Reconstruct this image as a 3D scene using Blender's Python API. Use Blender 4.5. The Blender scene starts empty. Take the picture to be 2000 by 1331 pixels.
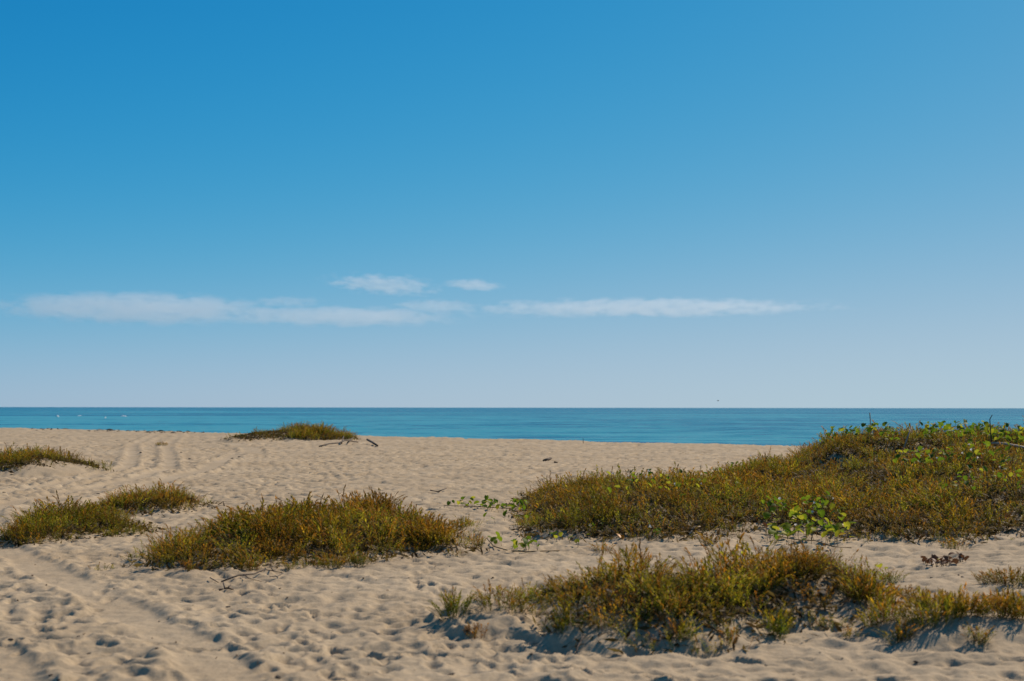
import bpy, math, random
import numpy as np
from mathutils import Matrix, Vector

R = math.radians
rng = np.random.default_rng(11)
random.seed(11)
scene = bpy.context.scene
COL = scene.collection

# ------------------------------------------------------------------ camera
F = 2778.0                 # focal length in pixels of a 2000 px wide frame (50 mm on 36 mm)
EYE = 1.70
HOR = 796.5                # horizon row in that frame
cam_d = bpy.data.cameras.new("camera")
cam_d.lens = 50.0
cam_d.sensor_width = 36.0
cam_d.clip_start = 0.1
cam_d.clip_end = 200000.0
cam_d.dof.use_dof = True
cam_d.dof.focus_distance = 26.0
cam_d.dof.aperture_fstop = 2.4
cam = bpy.data.objects.new("camera", cam_d)
COL.objects.link(cam)
pitch = math.atan((HOR - 665.5) / F)
cam.matrix_world = (Matrix.Translation((0, 0, EYE)) @ Matrix.Rotation(math.pi / 2 + pitch, 4, 'X')
                    @ Matrix.Rotation(0.0012, 4, 'Z'))
scene.camera = cam

# ------------------------------------------------------------------ sky and sun
SUN_AZ, SUN_EL = R(40), R(37)          # azimuth to the right of the view axis (+Y), elevation
world = bpy.data.worlds.new("World")
scene.world = world
world.use_nodes = True
wn = world.node_tree
wn.nodes.clear()
sky = wn.nodes.new("ShaderNodeTexSky")
sky.sky_type = 'NISHITA'
sky.sun_disc = False
sky.sun_elevation = SUN_EL
sky.sun_rotation = SUN_AZ
sky.altitude = 0
sky.air_density = 0.5
sky.dust_density = 0.2
sky.ozone_density = 2.0
# the photograph's deep, contrasty blues: one tone curve per channel over the whole sky
sep_w = wn.nodes.new("ShaderNodeSeparateColor")
com_w = wn.nodes.new("ShaderNodeCombineColor")
def wmath(op, a, b):
    n = wn.nodes.new("ShaderNodeMath"); n.operation = op
    for k, v in enumerate((a, b)):
        if isinstance(v, float): n.inputs[k].default_value = v
        else: wn.links.new(v, n.inputs[k])
    return n.outputs[0]
for ch, (gain, expo, knee) in enumerate(((0.46, 3.0, 0.42), (0.74, 1.25, 0.42), (0.70, 1.8, 0.23))):
    x_ = wmath('POWER', wmath('MULTIPLY', sep_w.outputs[ch], 0.1), expo)
    y_ = wmath('MULTIPLY', wmath('DIVIDE', x_, wmath('ADD', x_, knee ** expo)), gain * 10.0)
    wn.links.new(y_, com_w.inputs[ch])
bg = wn.nodes.new("ShaderNodeBackground")
bg.inputs["Strength"].default_value = 0.1
wo = wn.nodes.new("ShaderNodeOutputWorld")
wn.links.new(sky.outputs[0], sep_w.inputs[0])
wn.links.new(com_w.outputs[0], bg.inputs["Color"])
wn.links.new(bg.outputs[0], wo.inputs["Surface"])

sun_d = bpy.data.lights.new("sun", 'SUN')
sun_d.energy = 4.8
sun_d.angle = R(0.53)
sun_d.color = (1.0, 0.83, 0.66)
sun = bpy.data.objects.new("sun", sun_d)
COL.objects.link(sun)
sdir = Vector((math.sin(SUN_AZ) * math.cos(SUN_EL), math.cos(SUN_AZ) * math.cos(SUN_EL), math.sin(SUN_EL)))
sun.rotation_euler = sdir.to_track_quat('Z', 'Y').to_euler()

vs = scene.view_settings
scene.display_settings.display_device = 'sRGB'
vs.view_transform = 'Standard'
vs.look = 'None'
vs.exposure = 0.0
vs.gamma = 1.0
vs.use_curve_mapping = False
scene.render.engine = 'CYCLES'
cy = scene.cycles
cy.max_bounces = 8
cy.diffuse_bounces = 3
cy.transparent_max_bounces = 8
cy.volume_bounces = 4
cy.use_denoising = True
cy.use_adaptive_sampling = True
cy.caustics_reflective = False
cy.caustics_refractive = False

# ------------------------------------------------------------------ helpers
def tag(o, label=None, cat=None, group=None, kind=None):
    if label: o["label"] = label
    if cat: o["category"] = cat
    if group: o["group"] = group
    if kind: o["kind"] = kind
    return o

def mesh_from(name, verts, faces_flat, nside, mat, parent=None, colors=None, smooth=False):
    """verts (N,3), faces_flat (M*nside,) index array, all faces with nside corners"""
    verts = np.ascontiguousarray(verts, dtype=np.float32)
    me = bpy.data.meshes.new(name)
    nf = len(faces_flat) // nside
    me.vertices.add(len(verts))
    me.vertices.foreach_set("co", verts.ravel())
    me.loops.add(len(faces_flat))
    me.loops.foreach_set("vertex_index", np.ascontiguousarray(faces_flat, dtype=np.int32))
    me.polygons.add(nf)
    me.polygons.foreach_set("loop_start", np.arange(0, nf * nside, nside, dtype=np.int32))
    me.polygons.foreach_set("use_smooth", np.full(nf, smooth, dtype=bool))
    me.update(calc_edges=True)
    if colors is not None:
        ca = me.color_attributes.new("tint", 'FLOAT_COLOR', 'POINT')
        c4 = np.ones((len(verts), 4), dtype=np.float32)
        c4[:, :3] = colors
        ca.data.foreach_set("color", c4.ravel())
    if mat: me.materials.append(mat)
    o = bpy.data.objects.new(name, me)
    COL.objects.link(o)
    if parent: o.parent = parent
    return o

def empty(name, loc):
    o = bpy.data.objects.new(name, None)
    o.empty_display_size = 0.1
    o.location = loc
    COL.objects.link(o)
    return o

def hash2(ix, iy, seed):
    h = (ix.astype(np.int64) * 374761393 + iy.astype(np.int64) * 668265263 + seed * 1442695041) & 0xffffffff
    h = ((h ^ (h >> 13)) * 1274126177) & 0xffffffff
    h = (h ^ (h >> 16)) & 0xffffffff
    h = (h * 2246822519) & 0xffffffff
    return ((h ^ (h >> 15)) & 0xffffff).astype(np.float64) / 16777216.0

def noise(x, y, seed=0):
    x = np.asarray(x, float); y = np.asarray(y, float)
    ix = np.floor(x); iy = np.floor(y)
    fx = x - ix; fy = y - iy
    u = fx * fx * fx * (fx * (fx * 6 - 15) + 10); v = fy * fy * fy * (fy * (fy * 6 - 15) + 10)
    def g(dx, dy):
        a = hash2(ix + dx, iy + dy, seed) * 2 * np.pi
        return np.cos(a) * (fx - dx) + np.sin(a) * (fy - dy)
    n0 = g(0, 0) * (1 - u) + g(1, 0) * u
    n1 = g(0, 1) * (1 - u) + g(1, 1) * u
    return (n0 * (1 - v) + n1 * v) * 1.5

def fbm(x, y, seed=0, o=3):
    s = 0; a = 1.0; f = 1.0
    for k in range(o):
        s = s + a * noise(x * f, y * f, seed + k * 17)
        a *= 0.5; f *= 2.03
    return s

def at(px, d):
    """world x, y of image column px at depth d in metres"""
    return ((px - 1000.0) / F * d, d)

def flat(px, py):
    """world x, y where the column/row of the photo meets level sand"""
    d = EYE * F / (py - HOR)
    for _ in range(5):
        x, y = at(px, d)
        d = 0.5 * d + 0.5 * (EYE - gz(x, y, False)) * F / (py - HOR)
    return at(px, d)

def sstep(t):
    t = np.clip(t, 0, 1)
    return t * t * (3 - 2 * t)

def poly_sd(X, Y, poly):
    """signed distance to polygon, positive inside"""
    P = np.asarray(poly, float)
    d2 = np.full(X.shape, 1e9)
    inside = np.zeros(X.shape, bool)
    n = len(P)
    for i in range(n):
        ax, ay = P[i]; bx, by = P[(i + 1) % n]
        ex, ey = bx - ax, by - ay
        t = np.clip(((X - ax) * ex + (Y - ay) * ey) / (ex * ex + ey * ey + 1e-12), 0, 1)
        d2 = np.minimum(d2, (X - ax - t * ex) ** 2 + (Y - ay - t * ey) ** 2)
        c = (ay > Y) != (by > Y)
        xi = ax + (Y - ay) / (ey if abs(ey) > 1e-9 else 1e-9) * ex
        inside ^= c & (X < xi)
    d = np.sqrt(d2)
    return np.where(inside, d, -d)

def line_d(X, Y, pts):
    d2 = np.full(X.shape, 1e9)
    for (ax, ay), (bx, by) in zip(pts[:-1], pts[1:]):
        ex, ey = bx - ax, by - ay
        t = np.clip(((X - ax) * ex + (Y - ay) * ey) / (ex * ex + ey * ey), 0, 1)
        d2 = np.minimum(d2, (X - ax - t * ex) ** 2 + (Y - ay - t * ey) ** 2)
    return np.sqrt(d2)

# ------------------------------------------------------------------ layout (metres; at() = column, depth)
PA = [at(*p) for p in [(315, 15.0), (365, 14.6), (440, 14.7), (560, 15.2), (640, 15.5), (720, 16.0), (790, 16.7), (840, 16.9),
                       (892, 16.9), (882, 17.6), (850, 18.3), (858, 19.2), (830, 20.3), (740, 20.8), (670, 20.2), (610, 19.8), (520, 19.0),
                       (450, 17.6), (375, 17.2), (318, 16.2)]]
PB1 = [at(*p) for p in [(0, 18.1), (60, 17.95), (160, 18.6), (240, 19.5), (278, 20.2), (230, 21.2), (180, 22.2), (150, 21.6), (60, 20.4), (15, 19.0)]]
PB2 = [at(*p) for p in [(185, 22.5), (240, 22.8), (325, 22.9), (345, 23.4), (395, 24.0), (385, 24.7), (320, 25.0), (220, 24.6)]]
PC = [at(*p) for p in [(-40, 35.4), (60, 34.8), (130, 35.6), (215, 37.6), (200, 39.4), (110, 40.0), (-60, 40.0)]]
PCV = [at(*p) for p in [(-30, 35.7), (30, 35.4), (80, 36.2), (110, 37.3), (150, 37.6), (205, 37.7), (195, 38.6), (120, 39.5), (20, 39.5), (-30, 38.5)]]
PD = [at(*p) for p in [(400, 69.0), (470, 69.0), (560, 72.5), (690, 74.5), (690, 77.0), (590, 79.5), (490, 77.0)]]
PE1 = [at(*p) for p in [(1025, 25.6), (1040, 21.0), (1060, 19.0), (1150, 18.7), (1300, 18.6), (1390, 19.4), (1480, 20.4), (1600, 22.0),
                        (1600, 27.0), (1480, 28.2), (1400, 29.5), (1330, 27.6), (1285, 27.6), (1230, 29.2), (1120, 29.4), (1050, 28.0)]]
PE2 = [at(*p) for p in [(1320, 28.0), (1400, 24.5), (1540, 21.0), (1650, 18.6), (1750, 17.9), (1860, 18.0), (1970, 18.6), (2060, 18.6),
                        (2400, 19.0), (2600, 30.0), (2500, 42.0), (2000, 42.0), (1800, 41.0), (1640, 39.0), (1540, 36.5), (1430, 33.5), (1350, 30.5)]]
PF = [at(*p) for p in [(1005, 12.2), (1030, 11.2), (1075, 10.45), (1150, 10.25), (1250, 10.35), (1350, 10.3), (1440, 10.55), (1530, 11.0),
                       (1640, 11.2), (1720, 11.6), (1745, 12.3), (1690, 13.2), (1600, 13.6), (1450, 13.2), (1300, 12.7), (1170, 12.4), (1080, 12.4)]]
PG = [at(*p) for p in [(1660, 11.6), (1700, 10.75), (1780, 10.3), (1900, 10.1), (2100, 10.2), (2100, 11.4), (1960, 11.8), (1860, 11.2), (1760, 12.0)]]
# (polygon, height, rise width, edge wobble)
MOUNDS = [(PA, 0.22, 1.5, 0.10), (PB1, 0.11, 0.9, 0.08), (PB2, 0.12, 0.8, 0.08), (PC, 0.36, 2.2, 0.15), (PD, 0.52, 3.6, 0.25),
          (PE1, 0.40, 3.2, 0.20), (PE2, 0.99, 11.0, 0.20), (PF, 0.23, 0.8, 0.10), (PG, 0.14, 0.75, 0.10)]
PE3 = [at(*p) for p in [(1490, 30.0), (1560, 28.5), (1700, 28.0), (1850, 28.6), (2100, 28.0), (2180, 36.5), (1840, 37.5), (1620, 37.5), (1510, 35)]]
PE4 = [at(*p) for p in [(1345, 28.0), (1450, 26.5), (1600, 26.0), (1600, 36), (1480, 34.5), (1385, 31.2)]]
PF2 = [at(*p) for p in [(1430, 11.6), (1560, 11.3), (1680, 11.8), (1665, 13.2), (1480, 13.0)]]
SANDY = [(PE3, 0.91, 2.2, 0.1), (PE4, 0.58, 2.4, 0.1), (PF2, 0.36, 0.6, 0.05),
         ([at(*p) for p in [(1700, 13.2), (1800, 12.6), (2200, 12.4), (2200, 17.0), (1800, 17.0)]], 0.10, 1.2, 0.2),
         ([at(*p) for p in [(840, 11.3), (900, 10.6), (1060, 10.5), (1060, 12.0), (940, 12.2)]], 0.12, 0.5, 0.08)]
TRACKS = [([(-0.6, 6.0), (-2.2, 10.0), (-4.6, 14.4), (-7.0, 19.0), (-8.8, 24.0), (-9.1, 29.0), (-9.0, 34.0), (-9.6, 40.0), (-11.5, 48.0), (-15.5, 64.0), (-20.5, 88.0)], 0.21),
          ([(-1.8, 5.4), (-3.35, 9.4), (-5.9, 13.8), (-8.2, 18.6), (-10.1, 23.4), (-10.3, 29.0), (-10.2, 34.0), (-10.9, 40.5), (-12.9, 48.5), (-17.3, 65.0), (-22.0, 88.0)], 0.21),
          ([(-7.0, 22.5), (-7.6, 27.0), (-8.06, 31.4), (-8.4, 38.2), (-9.2, 45.6), (-10.2, 53.5)], 0.26),
          ([(-9.4, 52.0), (-11.0, 60.0), (-16.0, 76.0)], 0.35)]

def mound_h(X, Y):
    z = np.zeros_like(X)
    veg = np.zeros_like(X)
    for k, (poly, H, w, wob) in enumerate(MOUNDS + SANDY):
        P = np.asarray(poly)
        m = (X > P[:, 0].min() - 2) & (X < P[:, 0].max() + 2) & (Y > P[:, 1].min() - 2) & (Y < P[:, 1].max() + 2)
        if not m.any(): continue
        x, y = X[m], Y[m]
        sd = poly_sd(x, y, poly) + wob * fbm(x * 1.3, y * 1.3, 40 + k, 3) + 0.10
        t = np.clip(sd / w, 0, 1)
        prof = (1 - (1 - t) ** 2) * 0.75 + 0.25 * sstep(t)
        h = H * prof * (1 + 0.15 * fbm(x * 0.55, y * 0.55, 90 + k, 2)) 
        z[m] = np.maximum(z[m], h)
        if k < len(MOUNDS):
            veg[m] = np.maximum(veg[m], sstep(sd / 0.3))
    return z, veg

def bowls(X, Y, cell, seed, amin, amax, fill=0.9):
    """overlapping trodden hollows: depth field <= 0 with crisp rims"""
    gx = X / cell; gy = Y / cell
    ix = np.floor(gx); iy = np.floor(gy)
    best = np.zeros_like(X)
    for dx in (-1, 0, 1):
        for dy in (-1, 0, 1):
            cx, cyy = ix + dx, iy + dy
            jx = hash2(cx, cyy, seed); jy = hash2(cx, cyy, seed + 1)
            an = hash2(cx, cyy, seed + 2) * np.pi
            a = amin + (amax - amin) * hash2(cx, cyy, seed + 3)
            dep = hash2(cx, cyy, seed + 4)
            dep = np.where(dep < fill, 0.35 + 0.65 * dep / fill, 0.0)
            el = 0.5 + 0.35 * hash2(cx, cyy, seed + 5)
            ddx = gx - cx - jx; ddy = gy - cyy - jy
            u = (ddx * np.cos(an) + ddy * np.sin(an)) / a
            v = (-ddx * np.sin(an) + ddy * np.cos(an)) / (a * el)
            r2 = u * u + v * v
            best = np.minimum(best, -dep * np.clip(1 - r2, 0, 1) ** 1.1)
    return best

def track_fields(X, Y):
    tm = np.zeros_like(X); rim = np.zeros_like(X)
    wob = 0.06 * noise(X * 0.9, Y * 0.9, 301)
    for pts, w in TRACKS:
        P = np.asarray(pts)
        m = (X > P[:, 0].min() - 1) & (X < P[:, 0].max() + 1) & (Y > P[:, 1].min() - 1) & (Y < P[:, 1].max() + 1)
        if not m.any(): continue
        d = line_d(X[m], Y[m], pts) + wob[m]
        tm[m] = np.maximum(tm[m], 1 - sstep((d - w * 0.8) / (w * 0.5)))
        rim[m] = np.maximum(rim[m], np.exp(-((d - w * 1.5) / 0.11) ** 2))
    return tm, rim

# human footprints: trails of shoe prints wandering over the near sand
PRINTS = []
_pr = random.Random(9)
for (x0, y0, head, n) in [(-3.9, 17.0, -62, 26), (0.2, 8.6, 100, 22), (-1.2, 8.4, 72, 24), (1.6, 9.0, 168, 18), (-2.6, 11.6, 8, 20), (-0.9, 13.8, -75, 15),
                          (2.2, 9.6, 150, 14), (-5.2, 16.2, -30, 18), (0.6, 15.5, -110, 18), (-3.4, 8.8, 95, 14), (3.4, 8.9, 175, 14)]:
    h_ = R(head); x_, y_ = x0, y0
    for k_ in range(n):
        h_ += _pr.gauss(0, 0.07)
        st_ = _pr.uniform(0.30, 0.38)
        x_ += math.cos(h_) * st_; y_ += math.sin(h_) * st_
        sd_ = 0.085 if k_ % 2 else -0.085
        PRINTS.append((x_ - math.sin(h_) * sd_, y_ + math.cos(h_) * sd_, h_ + _pr.gauss(0, 0.15), _pr.uniform(0.7, 1.15)))

def prints(X, Y):
    z = np.zeros_like(X)
    x0, x1, y0, y1 = X.min() - .4, X.max() + .4, Y.min() - .4, Y.max() + .4
    near = np.flatnonzero((Y.ravel() < 19) & (Y.ravel() > 7.5))
    if len(near) == 0: return z
    xs, ys_ = X.ravel()[near], Y.ravel()[near]
    order = np.argsort(ys_); xs, ys_, near = xs[order], ys_[order], near[order]
    zz = np.zeros(len(near))
    for (px, py, h, s_) in PRINTS:
        if px < x0 or px > x1 or py < y0 or py > y1: continue
        a, b = np.searchsorted(ys_, [py - 0.3, py + 0.3])
        if a == b: continue
        dx, dy = xs[a:b] - px, ys_[a:b] - py
        u = dx * math.cos(h) + dy * math.sin(h); v = -dx * math.sin(h) + dy * math.cos(h)
        ball = ((u - 0.055) / 0.095) ** 2 + (v / 0.062) ** 2
        heel = ((u + 0.085) / 0.060) ** 2 + (v / 0.048) ** 2
        r2 = np.minimum(ball, heel * 1.02)
        zz[a:b] += s_ * (-0.026 * np.clip(1.15 - r2, 0, 1) ** 0.7 + 0.010 * np.exp(-((np.sqrt(r2) - 1.28) / 0.22) ** 2) * (np.abs(u) < 0.25))
    z.ravel()[near] = zz
    return z

def ground(X, Y, detail=True):
    X = np.asarray(X, float); Y = np.asarray(Y, float)
    z = 0.05 * noise(X / 5.5, Y / 5.5, 3) + 0.03 * noise(X / 2.1, Y / 2.1, 5)
    s = (Y + 0.98 * X - 76.7 + 1.2 * noise(X / 9, Y / 9, 8)) / 1.4
    z = z - np.where(s > 0, 0.10 * s + 0.02 * s * np.clip(s / 8, 0, 1), 0)
    z = np.maximum(z, -4.5)
    mh, veg = mound_h(X, Y)
    z = z + mh
    if detail:
        tm, rim = track_fields(X, Y)
        wx = X + 0.06 * noise(X * 4.1, Y * 4.1, 21) ; wy = Y + 0.06 * noise(X * 4.1, Y * 4.1, 22)
        b = 0.058 * bowls(wx, wy, 0.235, 101, 0.34, 0.62) + 0.024 * bowls(wx, wy, 0.12, 131, 0.3, 0.6, 0.7) \
            + 0.038 * bowls(wx, wy, 0.55, 171, 0.25, 0.5, 0.6)
        amp = (0.85 + 0.45 * noise(X / 3.3, Y / 3.3, 55)) * (1 + 1.9 * np.clip((Y - 15) / 30, 0, 1))
        soft = 0.022 * noise(X * 4.0, Y * 4.0, 61) + 0.011 * noise(X * 11, Y * 11, 62) + 0.02 * noise(X * 1.7, Y * 1.7, 63)
        k = (1 - (0.74 + 0.22 * np.clip((Y - 18) / 8, 0, 1)) * tm) * (1 - 0.5 * veg)
        lift = np.clip(1 - mh / 0.45, 0.5, 1)
        z = z + (b * amp + soft) * k * lift + prints(X, Y) * (1 - veg) + ((0.015 + 0.035 * np.clip((Y - 20) / 20, 0, 1)) * rim - 0.026 * tm + 0.006 * tm * noise(X * 9, Y * 9, 77)) * (1 - veg)
    return z

def gz(x, y, detail=True):
    return float(ground(np.array([x]), np.array([y]), detail)[0])

# ------------------------------------------------------------------ materials
def new_mat(name):
    m = bpy.data.materials.new(name)
    m.use_nodes = True
    nt = m.node_tree
    nt.nodes.clear()
    out = nt.nodes.new("ShaderNodeOutputMaterial")
    return m, nt, out

def nd(nt, t, **kw):
    n = nt.nodes.new(t)
    for k, v in kw.items():
        setattr(n, k, v)
    return n

def mat_sand():
    m, nt, out = new_mat("sand")
    L = nt.links.new
    geo = nd(nt, "ShaderNodeNewGeometry")
    n1 = nd(nt, "ShaderNodeTexNoise"); n1.inputs["Scale"].default_value = 0.5; n1.inputs["Detail"].default_value = 6
    n2 = nd(nt, "ShaderNodeTexNoise"); n2.inputs["Scale"].default_value = 38; n2.inputs["Detail"].default_value = 4
    n3 = nd(nt, "ShaderNodeTexNoise"); n3.inputs["Scale"].default_value = 240; n3.inputs["Detail"].default_value = 2
    for n in (n1, n2, n3): L(geo.outputs["Position"], n.inputs["Vector"])
    r1 = nd(nt, "ShaderNodeValToRGB")
    r1.color_ramp.elements[0].position = 0.35; r1.color_ramp.elements[0].color = (0.404, 0.318, 0.205, 1)
    r1.color_ramp.elements[1].position = 0.68; r1.color_ramp.elements[1].color = (0.484, 0.390, 0.259, 1)
    L(n1.outputs["Fac"], r1.inputs["Fac"])
    mx = nd(nt, "ShaderNodeMix", data_type='RGBA', blend_type='MULTIPLY')
    r2 = nd(nt, "ShaderNodeValToRGB")
    r2.color_ramp.elements[0].position = 0.30; r2.color_ramp.elements[0].color = (0.80, 0.79, 0.78, 1)
    r2.color_ramp.elements[1].position = 0.60; r2.color_ramp.elements[1].color = (1.03, 1.03, 1.03, 1)
    L(n2.outputs["Fac"], r2.inputs["Fac"])
    mx.inputs["Factor"].default_value = 0.8
    L(r1.outputs[0], mx.inputs["A"]); L(r2.outputs[0], mx.inputs["B"])
    b1 = nd(nt, "ShaderNodeBump"); b1.inputs["Strength"].default_value = 0.35; b1.inputs["Distance"].default_value = 0.012
    L(n2.outputs["Fac"], b1.inputs["Height"])
    b2 = nd(nt, "ShaderNodeBump"); b2.inputs["Strength"].default_value = 0.3; b2.inputs["Distance"].default_value = 0.003
    L(n3.outputs["Fac"], b2.inputs["Height"]); L(b1.outputs[0], b2.inputs["Normal"])
    p = nd(nt, "ShaderNodeBsdfPrincipled")
    p.inputs["Roughness"].default_value = 0.95
    p.inputs["Specular IOR Level"].default_value = 0.15
    L(mx.outputs["Result"], p.inputs["Base Color"]); L(b2.outputs[0], p.inputs["Normal"])
    L(p.outputs[0], out.inputs["Surface"])
    return m

def mat_leaf(name, col=None, trans=0.4, rough=0.5, spec=0.25):
    m, nt, out = new_mat(name)
    L = nt.links.new
    if col is None:
        c = nd(nt, "ShaderNodeVertexColor"); c.layer_name = "tint"; src = c.outputs["Color"]
    else:
        geo = nd(nt, "ShaderNodeNewGeometry")
        n = nd(nt, "ShaderNodeTexNoise"); n.inputs["Scale"].default_value = 22; n.inputs["Detail"].default_value = 3
        L(geo.outputs["Position"], n.inputs["Vector"])
        r = nd(nt, "ShaderNodeValToRGB")
        r.color_ramp.elements[0].position = 0.3; r.color_ramp.elements[0].color = (*[v * 0.75 for v in col], 1)
        r.color_ramp.elements[1].position = 0.7; r.color_ramp.elements[1].color = (*[min(1, v * 1.25) for v in col], 1)
        L(n.outputs["Fac"], r.inputs["Fac"]); src = r.outputs[0]
    p = nd(nt, "ShaderNodeBsdfPrincipled")
    p.inputs["Roughness"].default_value = rough
    p.inputs["Specular IOR Level"].default_value = spec
    t = nd(nt, "ShaderNodeBsdfTranslucent")
    mx = nd(nt, "ShaderNodeMixShader"); mx.inputs[0].default_value = trans
    L(src, p.inputs["Base Color"]); L(src, t.inputs["Color"])
    L(p.outputs[0], mx.inputs[1]); L(t.outputs[0], mx.inputs[2]); L(mx.outputs[0], out.inputs["Surface"])
    return m

def mat_plain(name, c0, c1, scale=30, rough=0.8, bump=0.3):
    m, nt, out = new_mat(name)
    L = nt.links.new
    tc = nd(nt, "ShaderNodeTexCoord")
    n = nd(nt, "ShaderNodeTexNoise"); n.inputs["Scale"].default_value = scale; n.inputs["Detail"].default_value = 5
    L(tc.outputs["Object"], n.inputs["Vector"])
    r = nd(nt, "ShaderNodeValToRGB")
    r.color_ramp.elements[0].position = 0.3; r.color_ramp.elements[0].color = (*c0, 1)
    r.color_ramp.elements[1].position = 0.7; r.color_ramp.elements[1].color = (*c1, 1)
    L(n.outputs["Fac"], r.inputs["Fac"])
    b = nd(nt, "ShaderNodeBump"); b.inputs["Strength"].default_value = bump; b.inputs["Distance"].default_value = 0.01
    L(n.outputs["Fac"], b.inputs["Height"])
    p = nd(nt, "ShaderNodeBsdfPrincipled"); p.inputs["Roughness"].default_value = rough
    L(r.outputs[0], p.inputs["Base Color"]); L(b.outputs[0], p.inputs["Normal"]); L(p.outputs[0], out.inputs["Surface"])
    return m

def mat_sea():
    m, nt, out = new_mat("sea_water")
    L = nt.links.new
    geo = nd(nt, "ShaderNodeNewGeometry")
    sep = nd(nt, "ShaderNodeSeparateXYZ"); L(geo.outputs["Position"], sep.inputs[0])
    # distance off the oblique shoreline -> depth of the water -> its own colour
    ma = nd(nt, "ShaderNodeMath", operation='MULTIPLY'); ma.inputs[1].default_value = 0.7; L(sep.outputs[0], ma.inputs[0])
    mb = nd(nt, "ShaderNodeMath", operation='MULTIPLY'); mb.inputs[1].default_value = 0.714; L(sep.outputs[1], mb.inputs[0])
    mc = nd(nt, "ShaderNodeMath", operation='ADD'); L(ma.outputs[0], mc.inputs[0]); L(mb.outputs[0], mc.inputs[1])
    lg = nd(nt, "ShaderNodeMath", operation='LOGARITHM'); lg.inputs[1].default_value = 10; L(mc.outputs[0], lg.inputs[0])
    mr = nd(nt, "ShaderNodeMapRange"); mr.inputs["From Min"].default_value = 2.0; mr.inputs["From Max"].default_value = 3.3
    L(lg.outputs[0], mr.inputs["Value"])
    mp = nd(nt, "ShaderNodeMapping"); mp.inputs["Scale"].default_value = (0.0022, 0.006, 1)  # streaks: light and dark of the ripples painted into the water colour
    L(geo.outputs["Position"], mp.inputs["Vector"])
    ns = nd(nt, "ShaderNodeTexNoise"); ns.inputs["Scale"].default_value = 1.0; ns.inputs["Detail"].default_value = 13; ns.inputs["Roughness"].default_value = 0.74
    L(mp.outputs[0], ns.inputs["Vector"])
    ms = nd(nt, "ShaderNodeMath", operation='MULTIPLY_ADD'); ms.inputs[1].default_value = 9.0; ms.inputs[2].default_value = -4.5
    L(ns.outputs["Fac"], ms.inputs[0])
    mad = nd(nt, "ShaderNodeMath", operation='ADD'); L(mr.outputs[0], mad.inputs[0]); L(ms.outputs[0], mad.inputs[1])
    mpf = nd(nt, "ShaderNodeMapping"); mpf.inputs["Scale"].default_value = (0.03, 0.10, 1); mpf.inputs["Rotation"].default_value = (0, 0, 0.25)  # finer ripple shading, also put into the colour
    L(geo.outputs["Position"], mpf.inputs["Vector"])
    nf = nd(nt, "ShaderNodeTexNoise"); nf.inputs["Scale"].default_value = 1.0; nf.inputs["Detail"].default_value = 8; nf.inputs["Roughness"].default_value = 0.7
    L(mpf.outputs[0], nf.inputs["Vector"])
    mf = nd(nt, "ShaderNodeMath", operation='MULTIPLY_ADD'); mf.inputs[1].default_value = 6.0; mf.inputs[2].default_value = -3.0
    L(nf.outputs["Fac"], mf.inputs[0])
    mad0 = mad
    mad = nd(nt, "ShaderNodeMath", operation='ADD'); L(mad0.outputs[0], mad.inputs[0]); L(mf.outputs[0], mad.inputs[1])
    r = nd(nt, "ShaderNodeValToRGB")
    e = r.color_ramp.elements
    e[0].position = 0.0; e[0].color = (0.050, 0.30, 0.375, 1)
    e[1].position = 1.0; e[1].color = (0.002, 0.110, 0.215, 1)
    q = e.new(0.5); q.color = (0.014, 0.200, 0.295, 1)
    L(mad.outputs[0], r.inputs["Fac"])
    mp2 = nd(nt, "ShaderNodeMapping"); mp2.inputs["Scale"].default_value = (0.55, 1.1, 1)
    L(geo.outputs["Position"], mp2.inputs["Vector"])
    n2 = nd(nt, "ShaderNodeTexNoise"); n2.inputs["Scale"].default_value = 1.0; n2.inputs["Detail"].default_value = 5
    L(mp2.outputs[0], n2.inputs["Vector"])
    b = nd(nt, "ShaderNodeBump"); b.inputs["Strength"].default_value = 0.9; b.inputs["Distance"].default_value = 0.25
    L(n2.outputs["Fac"], b.inputs["Height"])
    p = nd(nt, "ShaderNodeBsdfPrincipled")
    p.inputs["Roughness"].default_value = 0.22
    p.inputs["IOR"].default_value = 1.33
    p.inputs["Specular IOR Level"].default_value = 0.02
    L(r.outputs[0], p.inputs["Base Color"]); L(b.outputs[0], p.inputs["Normal"]); L(p.outputs[0], out.inputs["Surface"])
    return m

M_SAND = mat_sand()
M_SEA = mat_sea()
M_SHOOT = mat_leaf("shoot_foliage", None, 0.52, 0.6, 0.12)
M_WOOD = mat_plain("driftwood", (0.035, 0.022, 0.014), (0.10, 0.07, 0.045), 40)
M_WOODPALE = mat_plain("pale_driftwood", (0.30, 0.22, 0.15), (0.48, 0.38, 0.28), 40)
M_WRACK = mat_plain("dry_seaweed", (0.012, 0.010, 0.008), (0.05, 0.035, 0.02), 25)
M_STEM = mat_plain("vine_stem", (0.10, 0.06, 0.025), (0.17, 0.12, 0.04), 60)
M_FOAM = mat_plain("sea_foam", (0.70, 0.72, 0.72), (0.88, 0.88, 0.88), 3, 0.7)
M_BIRD = mat_plain("dark_plumage", (0.03, 0.03, 0.03), (0.07, 0.065, 0.06), 8)
M_PETAL = mat_leaf("white_petal", (0.72, 0.70, 0.66), 0.35)
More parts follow.
